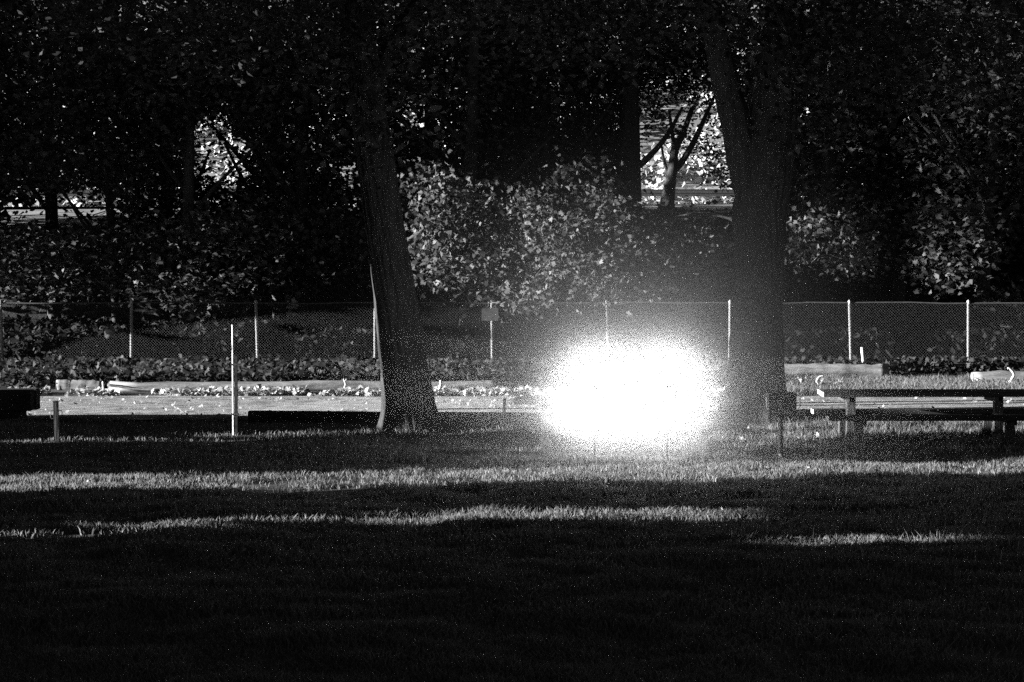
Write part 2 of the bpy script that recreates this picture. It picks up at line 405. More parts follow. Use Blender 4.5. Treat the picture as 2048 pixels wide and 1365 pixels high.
tree('large dark forked tree with broad trunk behind the park grill', (b.x, ZB, 0),
     [((b.x, ZB, -0.25), 0.48), tp(1510, 820, ZB, 116), tp(1512, 740, ZB, 102), tp(1514, 620, ZB, 96), tp(1519, 500, ZB, 96), tp(1520, 420, ZB, 104), tp(1535, 330, ZB, 96), tp(1550, 220, ZB, 82), tp(1566, 60, ZB, 74), tp(1580, -150, ZB, 60), tp(1590, -420, ZB, 40)],
     [[tp(1512, 440, ZB, 60), tp(1494, 340, ZB, 64), tp(1472, 250, ZB, 56), tp(1448, 150, ZB, 50), tp(1420, 20, ZB - 0.3, 44), tp(1385, -160, ZB - 0.6, 34), tp(1340, -400, ZB - 1, 22)],
      [tp(1555, 230, ZB, 40), tp(1640, 110, ZB + 0.4, 34), tp(1740, -30, ZB + 0.8, 24), tp(1860, -180, ZB + 1, 16)]],
     [((b.x + 0.5, ZB, 9.6), (5.4, 4.2, 3.2), 340, 34), ((b.x + 3.6, ZB + 0.5, 7.2), (3.0, 3.0, 2.0), 150, 30), ((b.x - 3.0, ZB + 1, 8.0), (3.0, 3.0, 1.9), 120, 30), ((b.x + 0.9, ZB - 1.2, 5.9), (1.3, 0.9, 1.7), 46, 30)],
     0.15, M_leaf_dark, 'large trees over the picnic tables', M_bark, 23, 128, 0.40, sig=(0.5, 0.5, 0.35), amp=0.10)

# --- slim maples behind the big trunks, their boughs hanging over the light
def bough_tree(label, ub, YY, seed, limbs, blobs):
    x = X(ub, YY); k = YY / FPX
    tree(label, (x, YY, 0), [((x, YY, -0.2), 0.12), ((x, YY, 1.2), 0.10), ((x, YY, 2.6), 0.08), ((x, YY, 3.6), 0.055), ((x - 0.1, YY, 4.3), 0.025)],
         [[tp(u, v, YY + dy, wd) for u, v, dy, wd in l] for l in limbs],
         [(tuple(at(u, v, YY + dy)), (ru * k, ry, rv * k), ncl, per) for u, v, dy, ru, rv, ry, ncl, per in blobs],
         0.115, M_leaf, 'slim maples behind the big trunks', M_bark_far, seed, 12, 0.4, shape=MAPLE, sig=(0.22, 0.22, 0.16), gaps=False, tilt=0.2)
bough_tree('slim maple with long drooping boughs half hidden by the forked trunk', 1522, 38.0, 88,
     [[(1520, 470, 0, 14), (1440, 430, 0, 10), (1330, 440, 0, 7), (1230, 470, 0, 4)], [(1520, 520, 0, 11), (1440, 480, 0, 8), (1360, 505, 0, 4)], [(1524, 480, 0, 10), (1600, 440, 0, 7), (1690, 470, 0, 4)]],
     [(1190, 475, 0, 100, 85, 0.7, 50, 28), (1310, 490, 0.3, 115, 65, 0.7, 50, 28), (1095, 500, 0.2, 70, 75, 0.6, 28, 26), (1205, 572, -.1, 55, 24, 0.3, 10, 24), (1415, 510, 0.4, 50, 40, 0.5, 16, 24), (1060, 420, 0.2, 50, 45, 0.5, 10, 24), (1165, 375, 0, 60, 60, 0.5, 12, 24),
      (1310, 560, 0.2, 45, 16, 0.3, 7, 22), (1090, 575, .1, 50, 25, .3, 9, 24), (1640, 480, 0, 75, 40, 0.6, 28, 26), (1720, 505, 0, 25, 25, 0.4, 7, 24)])
bough_tree('slim maple with drooping boughs half hidden by the leaning trunk', 778, 36.0, 89,
     [[(780, 510, 0, 14), (870, 450, 0, 10), (960, 440, 0, 6), (1040, 500, 0, 4)]],
     [(880, 480, 0, 75, 80, 0.6, 36, 28), (985, 480, 0, 75, 75, 0.6, 32, 28), (930, 395, 0, 70, 55, 0.5, 14, 24), (850, 370, 0.2, 40, 60, 0.4, 9, 24), (1035, 565, 0, 32, 45, 0.3, 9, 26)])
# --- trees behind the fence
def backtree(u, Y, wpx, lean, crowns, label, seed, lm=M_leaf, leaf=0.15, shape=RHOMB, z0=0.0, top=11.0, limbs=None, keep=False, group='trees behind the chain link fence', sig=(0.42, 0.42, 0.3)):
    x = X(u, Y); r = wpx / 2 / FPX * Y
    pts = [((x, Y, z0 - 0.2), r * 1.25), ((x + lean * 0.1, Y, z0 + 1.2), r * 1.05), ((x + lean * 0.35, Y, z0 + 4), r), ((x + lean * 0.7, Y, z0 + 7), r * 0.85), ((x + lean, Y, z0 + top), r * 0.5)]
    cr = []
    for (cu, cv, dY, ru, rv, ry, ncl, per) in crowns:
        p = at(cu, cv, Y + dY); k = (Y + dY) / FPX
        cr.append(((p.x, p.y, max(p.z, 1.0)), (ru * k, ry, rv * k), ncl, per))
    if limbs is None:
        limbs = []
        rr = random.Random(seed)
        for k in range(3):
            h = rr.uniform(3.0, 6.0); sx = rr.choice((-1, 1)); q = (x + lean * h / 11, Y, z0 + h)
            limbs.append([(q, r * 0.5), ((q[0] + sx * 0.8, Y + rr.uniform(-.6, .6), z0 + h + 1.0), r * 0.36), ((q[0] + sx * rr.uniform(1.4, 2.4), Y + rr.uniform(-1, 1), z0 + h + 2.6), r * 0.2)])
    return tree(label, (x, Y, z0), pts, limbs, cr, leaf, lm, group, M_bark_far, seed, 12, 0.5, shape, True, keep, sig=sig)
# near hanging boughs (Y about 51-54) carry maple-shaped leaves; deeper trees are darker masses
backtree(-60, 54, 30, 0.4, [(60, 220, 1, 260, 250, 2.4, 330, 36), (40, 520, -1.5, 240, 70, 1.2, 70, 34)], 'leafy maple at the far end of the fence beside the stacked timbers', 31, shape=MAPLE, leaf=0.17)
backtree(235, 58, 16, -0.5, [(240, 190, 1, 200, 220, 2.4, 280, 36), (230, 500, -2, 190, 75, 1.2, 70, 34)], 'slender maple with sparse crown showing sky specks behind the fence', 32, shape=MAPLE, leaf=0.17)
backtree(372, 55, 22, 0.2, [(430, 150, 1, 200, 200, 2.4, 260, 36), (430, 505, -2, 200, 85, 1.3, 110, 34), (420, 570, -3, 150, 30, 0.8, 40, 30)], 'maple with low hanging boughs over the fence behind the slender pole', 33, shape=MAPLE, leaf=0.18)
backtree(610, 57, 24, -0.2, [(610, 200, 1, 190, 260, 2.6, 260, 36), (620, 500, -3, 170, 90, 1.3, 120, 34)], 'dense dark tree behind the fence just beyond the leaning trunk', 34, shape=MAPLE, leaf=0.17)
backtree(930, 56, 26, 0.3, [(900, 190, 2, 200, 280, 2.6, 280, 36), (900, 470, -3, 130, 120, 1.4, 170, 36), (1030, 560, -4, 60, 60, 0.8, 40, 34)], 'leafy maple drooping over the fence between the two large trunks', 35, shape=MAPLE, leaf=0.18)
backtree(1100, 59, 24, -0.3, [(1090, 170, 2, 170, 230, 2.6, 260, 36), (1130, 480, -4, 150, 100, 1.4, 170, 36)], 'maple with bright lower leaves hanging above the stand-in lanterns', 36, shape=MAPLE, leaf=0.18)
x = X(1258, 60)
backtree(1258, 60, 50, 0.0, [(1225, 60, 1, 120, 130, 2.0, 120, 36), (1370, 60, 2, 140, 120, 2.0, 170, 36), (1215, 330, 1, 50, 110, 1.5, 60, 36), (1290, 500, -5, 160, 75, 1.4, 170, 36)], 'straight dark trunk at the edge of the bright gap in the trees', 37, shape=MAPLE, leaf=0.17,
         limbs=[[tp(1262, 345, 60, 16), tp(1300, 312, 60, 13), tp(1335, 270, 60.2, 10), tp(1365, 215, 60.5, 6)], [tp(1250, 200, 60, 18), tp(1210, 120, 60, 12), tp(1160, 40, 60, 8)]])
backtree(1640, 57, 30, 0.4, [(1640, 200, 1, 190, 250, 2.6, 270, 36), (1660, 480, -3, 110, 75, 1.3, 110, 36)], 'dense maple behind the fence just past the forked trunk', 38, shape=MAPLE, leaf=0.18)
backtree(1800, 59, 26, -0.3, [(1810, 180, 1, 190, 250, 2.6, 260, 36), (1850, 430, -2, 120, 80, 1.3, 100, 34)], 'dark tree behind the fence above the short fallen log', 39, shape=MAPLE, leaf=0.17)
backtree(1960, 55, 24, 0.5, [(1980, 220, 1, 180, 260, 2.6, 260, 36), (1905, 480, -2.5, 60, 85, 0.9, 70, 36), (2030, 640, -1.5, 60, 70, 0.9, 60, 34)], 'tree with drooping lit leaf sprays behind the fence and the picnic table', 40, shape=MAPLE, leaf=0.19)
backtree(2150, 57, 24, 0.0, [(2140, 250, 1, 190, 300, 2.6, 220, 36)], 'leafy tree behind the fence at the end beyond the long picnic table', 41, shape=MAPLE, leaf=0.18)
backtree(-230, 57, 24, 0.0, [(-210, 230, 1, 180, 300, 2.6, 200, 36)], 'leafy tree behind the fence past the stacked timbers', 42, shape=MAPLE, leaf=0.18)
# further row, dark masses that close the view between the trunks
for k, (u, Y, lab) in enumerate([(-120, 66, 'tall dark tree in front of the retaining wall past the timbers'), (110, 66, 'tall dark tree close to the wall behind the ring post'), (330, 65, 'tall dark tree close to the wall behind the slender pole'), (560, 65, 'tall dark tree close to the retaining wall behind the leaning trunk'), (850, 66, 'tall dark tree close to the wall between the large trunks'),
                                 (1060, 65, 'tall dark tree close to the wall left of the bright gap'), (1620, 66, 'tall dark tree close to the wall behind the forked trunk'), (1860, 65, 'tall dark tree close to the wall behind the long picnic table'), (2120, 66, 'tall dark tree close to the wall at the end of the fence')]):
    backtree(u, Y, 26, 0.2 * (-1) ** k, [(u, 150, 0, 210, 260, 2.2, 300, 32), (u, 420, 0, 190, 150, 1.8, 200, 30)], lab, 60 + k, lm=M_leaf_dark, leaf=0.24, group='dark trees along the retaining wall', sig=(0.5, 0.5, 0.4))
# tree standing on the bank in the bright gap
YW = 77.0; zb = float(hill_z(X(1335, YW), YW))
b = at(1335, 412, YW)
tree('small forked tree silhouetted in the bright gap above the wall', (b.x, YW, zb),
     [((b.x, YW, zb - 0.3), 0.26), tp(1336, 405, YW, 24), tp(1341, 365, YW, 22), tp(1346, 330, YW, 20), tp(1350, 300, YW, 17), tp(1368, 262, YW, 13), tp(1385, 215, YW, 9)],
     [[tp(1346, 345, YW, 14), tp(1368, 318, YW, 14), tp(1392, 275, YW, 12), tp(1410, 235, YW, 9), tp(1430, 190, YW, 6)],
      [tp(1338, 360, YW, 7), tp(1328, 320, YW, 6), tp(1322, 285, YW, 4)], [tp(1349, 310, YW, 9), tp(1345, 270, YW, 8), tp(1338, 220, YW, 5)]],
     [((b.x + 0.5, YW, 8.9), (2.1, 1.3, 1.15), 46, 26), ((b.x + 1.6, YW, 7.6), (0.9, 0.8, 0.6), 12, 20), ((b.x - 0.4, YW, 9.8), (2.4, 1.2, 0.9), 40, 26), ((b.x + 2.1, YW - .5, 6.6), (0.5, 0.6, 0.7), 10, 24)],
     0.19, M_leaf_dark, None, M_bark_far, 77, 12, 0.4, gaps=False, sig=(0.28, 0.28, 0.2))

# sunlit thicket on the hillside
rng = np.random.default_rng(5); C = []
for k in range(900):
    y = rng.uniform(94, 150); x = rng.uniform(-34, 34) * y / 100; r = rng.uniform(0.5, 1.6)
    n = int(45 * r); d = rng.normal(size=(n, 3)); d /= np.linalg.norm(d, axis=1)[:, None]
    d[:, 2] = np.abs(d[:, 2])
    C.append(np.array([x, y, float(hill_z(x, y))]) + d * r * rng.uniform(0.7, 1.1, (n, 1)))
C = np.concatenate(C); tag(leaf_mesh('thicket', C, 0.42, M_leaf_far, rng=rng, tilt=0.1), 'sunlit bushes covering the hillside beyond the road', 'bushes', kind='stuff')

# ================================================================== LOGS, TIMBERS, STICKS
def log(u0, u1, vbot, d, label, seed, m=M_log, yaw=0.0, group=None):
    Y = FPX * CAM_H / (vbot - 553.0); x0, x1 = X(u0, Y), X(u1, Y); rs = random.Random(seed); n = 15
    root = empty('fallen_log', ((x0 + x1) / 2, Y, 0), label, 'log', group)
    pts = []; rad = []
    for k in range(n):
        t = k / (n - 1); x = x0 + (x1 - x0) * t; y = Y + (t - 0.5) * yaw
        pts.append((x, y, d / 2 - 0.02 + gzf(x, y) * 0.4 + rs.uniform(-.01, .01))); rad.append(d / 2 * rs.uniform(0.90, 1.08))
    f = bark_ridge(seed, 0.05)
    o = MB().tube(pts, rad, 28, ridge=lambda th, t, p: 1 + 0.05 * math.sin(7 * th + p.x * 1.7) + 0.05 * math.sin(3 * th + 2 * p.x) + 0.10 * float(vnoise(th * 1.3, p.x, 0.35, 17))).build('bark', m, smooth=True); local(root, o)
    for e, sg in ((0, -1), (n - 1, 1)):
        p = Vector(pts[e]); r_ = rad[e] * 0.93
        c = MB().tube([p + Vector((sg * 0.001, 0, 0)), p + Vector((sg * 0.02, 0, 0))], r_, 24).build('cut_end', M_log); local(root, c)
    return root
log(115, 204, 783, 0.25, 'short pale log end to end with the long log beside the path', 1, group=None)
log(222, 1035, 784, 0.24, 'very long pale log lying beside the path behind the leaning tree', 2, yaw=0.3)
log(1548, 1775, 757, 0.37, 'thick short log lying near the fence with a white stake behind', 3)
log(1946, 2200, 768, 0.31, 'thick pale log beside a curled stick near the fence', 4)
# slim branch resting on the long log
def stick(pts, r, label, cat='stick', m=M_stick, extra=None, name='stick'):
    b = pts[0]; root = empty(name, (b[0], b[1], gzf(b[0], b[1])), label, cat)
    P, Rr = spline([(p, r * (1 - 0.45 * i / len(pts))) for i, p in enumerate(pts)], 4)
    local(root, MB().tube(P, Rr, 8, wob=0.12).build('stem', m, smooth=True))
    for e in extra or []:
        P, Rr = spline([(p, r * 0.7) for p in e], 3); local(root, MB().tube(P, Rr, 7, wob=0.1).build('side_branch', m, smooth=True))
    return root
def pts(Y, *uv): return [tuple(at(u, v, Y)) for u, v in uv]
Y1 = 41.4
stick(pts(Y1, (207, 790), (207, 776), (206, 763)), 0.032, 'upright pale stub with a bent root between the two logs', extra=[pts(Y1, (203, 778), (198, 783), (195, 795))])
stick(pts(41.6, (689, 776), (691, 768), (687, 758)), 0.022, 'small hooked stick standing over the long log', extra=[pts(41.6, (690, 762), (694, 759))])
stick(pts(40.6, (872, 797), (873, 788), (871, 779)), 0.045, 'pale broken stub beside the foot of the leaning tree', extra=[pts(40.6, (873, 785), (880, 776), (882, 761))])
stick(pts(48.6, (1729, 760), (1727, 725), (1724, 695)), 0.055, 'white upright stake behind the thick short log', 'stake', name='stake')
stick(pts(44.5, (2020, 778), (2022, 762), (2028, 750), (2020, 738), (2015, 737)), 0.035, 'curled white stick standing before the thick pale log', extra=[pts(44.5, (2014, 776), (2016, 768), (2022, 760))])
stick(pts(43.4, (1640, 772), (1634, 764), (1638, 755), (1648, 752)), 0.03, 'curled pale stick in the leaf litter before the thick short log')
stick(pts(42.1, (215, 770), (240, 774), (275, 779), (318, 781)), 0.03, 'thin bare branch leaning along the long log', m=M_log)

# long timber edging beside the big tree
Yt = 33.3; x0, x1 = X(497, Yt), X(1052, Yt)
root = empty('edging_timber', ((x0 + x1) / 2, Yt, 0), 'long dark squared timber lying past the foot of the leaning tree', 'timber')
mb = MB(); NN = 24
for k in range(NN + 1):
    x = x0 + (x1 - x0) * k / NN; zt = 0.205 - 0.03 * k / NN + 0.012 * vnoise(x, 1, 0.5); 
    mb.v += [(x, Yt - 0.13, -0.1), (x, Yt - 0.13, zt - 0.01), (x, Yt - 0.115, zt), (x, Yt + 0.115, zt), (x, Yt + 0.13, zt - 0.01), (x, Yt + 0.13, -0.1)]
for k in range(NN):
    for q in range(5): a = k * 6 + q; mb.f.append((a, a + 6, a + 7, a + 1))
mb.f += [tuple(range(6)), tuple(NN * 6 + q for q in reversed(range(6)))]
local(root, mb.build('beam', M_timber))
for k in range(5):
    x = x0 + 0.35 + k * (x1 - x0 - 0.7) / 4; z = 0.205 - 0.03 * (x - x0) / (x1 - x0)
    local(root, MB().tube([(x, Yt, z - 0.02), (x, Yt, z + 0.012), (x, Yt, z + 0.018)], [0.018, 0.018, 0.01], 8).build('spike_head', M_iron))
# stacked timbers at the end of the path
Ys = 34.0
for (u1, z0_, h, dep, lab) in ((45, 0.0, 0.17, 0.5, 'lower dark timber of the stack at the end of the path'), (68, 0.172, 0.36, 0.56, 'thick upper dark timber resting on the stack at the end of the path')):
    xr = X(u1, Ys); xl = xr - 2.6
    root = empty('stacked_timber', ((xl + xr) / 2, Ys, z0_), lab, 'timber', 'dark timbers stacked beside the path')
    if h > .3:
        for j in range(2): local(root, MB().box(((xl + xr) / 2 + 0.03 * j, Ys - 0.14 + 0.285 * j, z0_ + h / 2), (2.6, 0.28, h)).build('beam', M_timber))
    else:
        local(root, MB().box(((xl + xr) / 2, Ys, z0_ + h / 2), (2.6, dep, h)).build('beam', M_timber))

# ================================================================== PICNIC TABLES
def picnic_table(label):
    root = empty('picnic_table', (0, 0, 0), label, 'picnic table', 'dark wooden picnic tables under the trees')
    Lt = 3.17
    def add(name, mb, m, parent=None): return mb.build(name, m, parent or root)
    def plank(name, yc, wd, z, th, x0=0.0, x1=Lt):
        o = add(name, MB().box(((x0 + x1) / 2, yc, z), (x1 - x0, wd, th)), M_darkwood)
        for xe, sg in ((x0, -1), (x1, 1)):
            add('end_grain', MB().box((xe + sg * 0.003, yc, z), (0.006, wd * 0.94, th * 0.9)), M_endgrain, o)
        return o
    for k in range(3): plank('top_plank', -0.26 + 0.26 * k, 0.245, 0.735 + random.uniform(-.002, .002), 0.07, 0.015 * k, Lt - 0.01 * k)
    for s in (-1, 1): plank('seat_plank', s * 0.69, 0.27, 0.42, 0.07)
    for x in (0.45, 2.60):
        add('centre_post', MB().box((x, 0, 0.31), (0.12, 0.145, 0.765)), M_postwood)
        for s in (-1, 1): add('seat_post', MB().box((x, s * 0.69, 0.155), (0.11, 0.14, 0.455)), M_postwood)
        add('top_cleat', MB().box((x - 0.10, 0, 0.66), (0.05, 0.68, 0.075)), M_postwood)
        add('cross_arm', MB().box((x + 0.10, 0, 0.345), (0.05, 1.24, 0.075)), M_darkwood)
    return root
T1 = picnic_table('long dark picnic table beside the park grill with pale plank ends')
T1.location = (4.49, 29.0, gzf(6, 29) - 0.01)
T2 = copy_tree(T1); T2.location = (0.02, 27.85, gzf(1.5, 27.8) - 0.01)
T2['label'] = 'dark picnic table standing behind the two stand-in lanterns'

# ================================================================== PARK GRILL
xg, Yg = X(1562, 27.05), 27.05
root = empty('park_grill', (xg, Yg, 0), 'iron park grill box on a single post beside the long picnic table', 'grill')
def ga(name, mb, m=M_iron, parent=None): return local(root, mb.build(name, m))
ga('post', MB().tube([(xg, Yg, -0.2), (xg, Yg, 0.3), (xg, Yg, 0.56)], 0.035, 14))
ga('collar', MB().tube([(xg, Yg, 0.53), (xg, Yg, 0.555), (xg, Yg, 0.575)], [0.05, 0.06, 0.06], 14))
ga('firebox_floor', MB().box((xg, Yg, 0.585), (0.37, 0.40, 0.012)))
ga('firebox_back', MB().box((xg, Yg + 0.196, 0.735), (0.37, 0.010, 0.285)))
for s in (-1, 1): ga('firebox_side', MB().box((xg + s * 0.182, Yg - 0.006, 0.735), (0.010, 0.388, 0.285)))
ga('firebox_front', MB().box((xg, Yg - 0.196, 0.69), (0.37, 0.010, 0.195)))
for k in range(9): ga('grate_bar', MB().tube([(xg - 0.165 + k * 0.041, Yg - 0.19, 0.865), (xg - 0.165 + k * 0.041, Yg + 0.185, 0.865)], 0.006, 6))
for s in (-1, 1):
    hx_ = xg + s * 0.15
    ga('handle', MB().tube([(hx_ + s * 0.04, Yg - 0.20, 0.84), (hx_ + s * 0.075, Yg - 0.26, 0.83), (hx_ + s * 0.075, Yg - 0.27, 0.70), (hx_ + s * 0.05, Yg - 0.21, 0.66)], 0.008, 7), M_galv)

# ================================================================== POSTS IN THE LAWN
xp, Yp = X(469, 30.75), 30.75; zg = gzf(xp, Yp)
root = empty('pole', (xp, Yp, zg), 'tall slender pale pole standing in the lawn before the path', 'pole')
local(root, MB().box((xp + 0.022, Yp, zg + 0.60), (0.042, 0.05, 1.30)).build('sleeve', M_timber))
local(root, MB().tube([(xp - 0.02, Yp - 0.01, zg - 0.1), (xp - 0.024, Yp - 0.01, zg + 0.9), (xp - 0.03, Yp - 0.01, zg + 1.72)], [0.017, 0.015, 0.012], 10).build('rod', M_pole))
local(root, MB().tube([(xp - 0.03, Yp - 0.01, zg + 1.72), (xp - 0.03, Yp - 0.01, zg + 1.735)], [0.019, 0.012], 10).build('rod_cap', M_pole))
for z in (0.35, 1.12): local(root, MB().box((xp, Yp - 0.001, zg + z), (0.115, 0.075, 0.03)).build('strap', M_iron))
xq, Yq = X(112, 29.5), 29.5; zg = gzf(xq, Yq)
root = empty('ring_post', (xq, Yq, zg), 'short square post with a wire ring on either side', 'post')
rm = Matrix.Rotation(R(-2), 3, 'Y')
local(root, MB().box((xq, Yq, zg + 0.26), (0.066, 0.066, 0.66), rot=rm).build('post', M_postwood))
local(root, MB().box((xq - 0.012, Yq, zg + 0.60), (0.074, 0.074, 0.025), rot=rm).build('cap', M_postwood))
for s in (-1, 1):
    loop = [(xq + s * 0.03, Yq - 0.01, zg + 0.47), (xq + s * 0.07, Yq - 0.01, zg + 0.475), (xq + s * 0.085, Yq - 0.01, zg + 0.455), (xq + s * 0.085, Yq - 0.01, zg + 0.37), (xq + s * 0.07, Yq - 0.01, zg + 0.35), (xq + s * 0.03, Yq - 0.01, zg + 0.352)]
    local(root, MB().tube(loop, 0.006, 6).build('wire_ring', M_iron))

# ================================================================== STAND-IN LANTERNS AND ADDED MIST IMITATING THE GLARE
LAMPS = []; LAMP_W, SMOKE, MIST = 240.0, 1.25, 0.08
YL = 26.75
for u, lab in ((1190, 'stand-in lamp on a stake added for the white glare, the one away from the grill'), (1335, 'stand-in lamp on a stake added for the white glare, the one towards the grill')):
    x = X(u, YL); Y = YL; g0 = gzf(x, Y); z = g0 + 0.75
    root = empty('standin_lantern', (x, Y, g0), lab, 'standin_lantern', 'stand-in lamps on stakes added for the glare')
    def la(name, prof, m, n=20, par=None): return local(root, MB().tube([(x, Y, z + h) for h, _ in prof], [q for _, q in prof], n).build(name, m, smooth=True))
    la('stake', [(-0.85, .006), (-0.6, .014), (-0.2, .014), (0.0, .016)], M_iron, 10)
    la('base', [(0, .03), (.02, .06), (.035, .06), (.045, .05)], M_iron)
    la('globe', [(.046, .04), (.07, .062), (.11, .072), (.15, .062), (.174, .04)], M_glow)
    la('hood', [(.175, .03), (.19, .045), (.21, .03), (.235, .02), (.24, .008)], M_iron)
    for s_ in (-1, 1): local(root, MB().tube([(x + s_ * 0.055, Y, z + 0.02), (x + s_ * 0.085, Y, z + 0.1), (x + s_ * 0.045, Y, z + 0.19)], 0.003, 6).build('frame_wire', M_iron))
    local(root, MB().tube([(x + math.cos(a) * 0.06, Y, z + 0.19 + math.sin(a) * 0.11) for a in np.linspace(0, math.pi, 11)], 0.003, 6).build('bail_handle', M_iron))
    LAMPS.append((x, Y, z + 0.11))
    pl = bpy.data.lights.new('standin_light', 'POINT'); pl.energy = LAMP_W; pl.shadow_soft_size = 0.085  # added light standing in for the glare, whose source is unknown
    po = bpy.data.objects.new('standin_light', pl); COL.objects.link(po); po.location = (x, Y, z + 0.11); local(root, po)
def ellipsoid(name, c, rad, m, n=24, rows=12):
    mb = MB()
    for i in range(1, rows):
        th = math.pi * i / rows
        for k in range(n):
            a = 2 * math.pi * k / n; mb.v.append((c[0] + rad[0] * math.sin(th) * math.cos(a), c[1] + rad[1] * math.sin(th) * math.sin(a), c[2] + rad[2] * math.cos(th)))
    for i in range(rows - 2):
        for k in range(n): mb.f.append((i * n + k, (i + 1) * n + k, (i + 1) * n + (k + 1) % n, i * n + (k + 1) % n))
    mb.f.append(tuple(range(n))); mb.f.append(tuple((rows - 2) * n + k for k in reversed(range(n))))
    return mb.build(name, m)
def added_mist():  # added volume, density shaped to imitate the white glare and its halo
    cx = (LAMPS[0][0] + LAMPS[1][0]) / 2; cz = LAMPS[0][2]
    m, t = node_mat('glare_smoke'); N = t.nodes; L = t.links
    g = N.new('ShaderNodeNewGeometry'); tot = None
    def math_(op, a, b=None):
        N, L = t.nodes, t.links
        n = N.new('ShaderNodeMath'); n.operation = op
        for i, q in enumerate((a, b)):
            if q is None: continue
            if isinstance(q, (int, float)): n.inputs[i].default_value = q
            else: L.new(q, n.inputs[i])
        return n.outputs[0]
    def vmath(op, a, b):
        n = t.nodes.new('ShaderNodeVectorMath'); n.operation = op
        for i, q in enumerate((a, b)):
            if isinstance(q, tuple): n.inputs[i].default_value = q
            else: t.links.new(q, n.inputs[i])
        return n
    half = (LAMPS[1][0] - LAMPS[0][0]) / 2
    rel = vmath('SUBTRACT', g.outputs['Position'], (cx, YL, cz)).outputs[0]
    sx = N.new('ShaderNodeSeparateXYZ'); L.new(rel, sx.inputs[0])
    ax = math_('MAXIMUM', math_('SUBTRACT', math_('ABSOLUTE', sx.outputs[0]), half), 0.0)
    cb = N.new('ShaderNodeCombineXYZ'); L.new(ax, cb.inputs[0]); L.new(math_('MULTIPLY', sx.outputs[1], 1.9), cb.inputs[1]); L.new(sx.outputs[2], cb.inputs[2])
    r = vmath('LENGTH', cb.outputs[0], (0, 0, 0)).outputs['Value']
    core = math_('MULTIPLY', math_('EXPONENT', math_('MULTIPLY', math_('POWER', math_('DIVIDE', r, 0.60), 2.4), -1.0)), SMOKE)
    fade = math_('MAXIMUM', math_('SUBTRACT', 1.0, math_('DIVIDE', r, 4.6)), 0.0)
    near = math_('MULTIPLY', math_('EXPONENT', math_("MULTIPLY", r, -1.5)), 0.36)
    wide = math_('MULTIPLY', math_('POWER', fade, 2.0), math_('ADD', near, MIST))
    v = N.new('ShaderNodeVolumePrincipled'); v.inputs['Color'].default_value = (0.95, 0.95, 0.95, 1)
    L.new(math_('ADD', core, wide), v.inputs['Density']); o = N.new('ShaderNodeOutputMaterial'); L.new(v.outputs[0], o.inputs['Volume'])
    m.cycles.volume_step_rate = 0.3; m.cycles.volume_sampling = 'EQUIANGULAR'
    tag(ellipsoid('added_mist', (cx, YL, cz), (5.15, 2.42, 4.6), m, 48, 24), 'white haze added to imitate the glare around the stand-in lanterns', 'added_mist', kind='stuff')
added_mist()

# ================================================================== GRASS, WEEDS, LITTER
def blades(name, n, xr, yr, h0, h1, m, label, dens=None, seed=3, wdt=0.006, ok=None):
    rng = np.random.default_rng(seed)
    y = 1 / rng.uniform(1 / yr[1], 1 / yr[0], n) if dens is None else rng.uniform(yr[0], yr[1], n)
    x = rng.uniform(-1, 1, n) * (y * 0.262 + 0.6)
    keep = np.ones(n, bool) if ok is None else ok(x, y, rng)
    x, y = x[keep], y[keep]; n = len(x); z = gz(x, y)
    cl = 0.55 + 0.9 * (vnoise(x, y, 0.35, 4) + 0.5)
    h = rng.uniform(h0, h1, n) * cl; a = rng.uniform(0, 6.28, n); l = rng.normal(0, 0.45, (n, 2)) * h[:, None]
    wd = wdt * rng.uniform(0.7, 1.5, n); dx, dy = np.cos(a) * wd, np.sin(a) * wd
    V = np.empty((n, 5, 3)); zb_ = z - 0.01
    V[:, 0] = np.stack([x - dx, y - dy, zb_], 1); V[:, 1] = np.stack([x + dx, y + dy, zb_], 1)
    mx, my = x + l[:, 0] * 0.4, y + l[:, 1] * 0.4
    V[:, 2] = np.stack([mx + dx * .8, my + dy * .8, z + h * 0.6], 1); V[:, 3] = np.stack([mx - dx * .8, my - dy * .8, z + h * 0.6], 1)
    V[:, 4] = np.stack([x + l[:, 0], y + l[:, 1], z + h * 0.98], 1)
    b = np.arange(n)[:, None] * 5
    idx = np.concatenate([b + [0, 1, 2, 3], b + [3, 2, 4]], 1).ravel(); sz = np.tile([4, 3], n)
    return tag(np_mesh(name, V.reshape(-1, 3), sz, idx, m), label, 'grass', kind='stuff')
blades('grass', 480000, (0, 0), (11.6, 33.6), 0.03, 0.085, M_grass, 'short lawn grass in dark shade with two raking sunlit bands', ok=lambda x, y, r: r.random(len(x)) < np.clip(0.75 + 1.6 * vnoise(x, y, 0.45, 15) + 0.8 * vnoise(x, y, 1.6, 16), 0.05, 1))
blades('grass', 60000, (0, 0), (27.5, 33.6), 0.05, 0.16, M_grass, 'longer grass growing under and around the picnic tables', seed=8, dens=1, ok=lambda x, y, r: (x > 3.0) & (r.random(len(x)) < np.clip((x - 2.4), 0, 1)))
blades('grass', 3000, (0, 0), (16.2, 19.6), 0.06, 0.17, M_grass, 'longer grass blades scattered at the edge of the shaded lawn', seed=9, dens=1, wdt=0.005, ok=lambda x, y, r: (x > 2.0) & (vnoise(x, y, 0.3, 6) > -0.15))
blades('grass', 60000, (0, 0), (41.0, 47.0), 0.06, 0.2, M_grass, 'grass strip between the path and the thick logs', seed=10, dens=1, wdt=0.009, ok=lambda x, y, r: (x > 5.4) )
blades('grass', 26000, (0, 0), (33.3, 34.3), 0.03, 0.11, M_grass, 'grass tufts creeping over the near edge of the path', seed=12, dens=1, wdt=0.007, ok=lambda x, y, r: vnoise(x, y, 0.5, 20) > 0.02 + 0.5 * (y - 33.7))
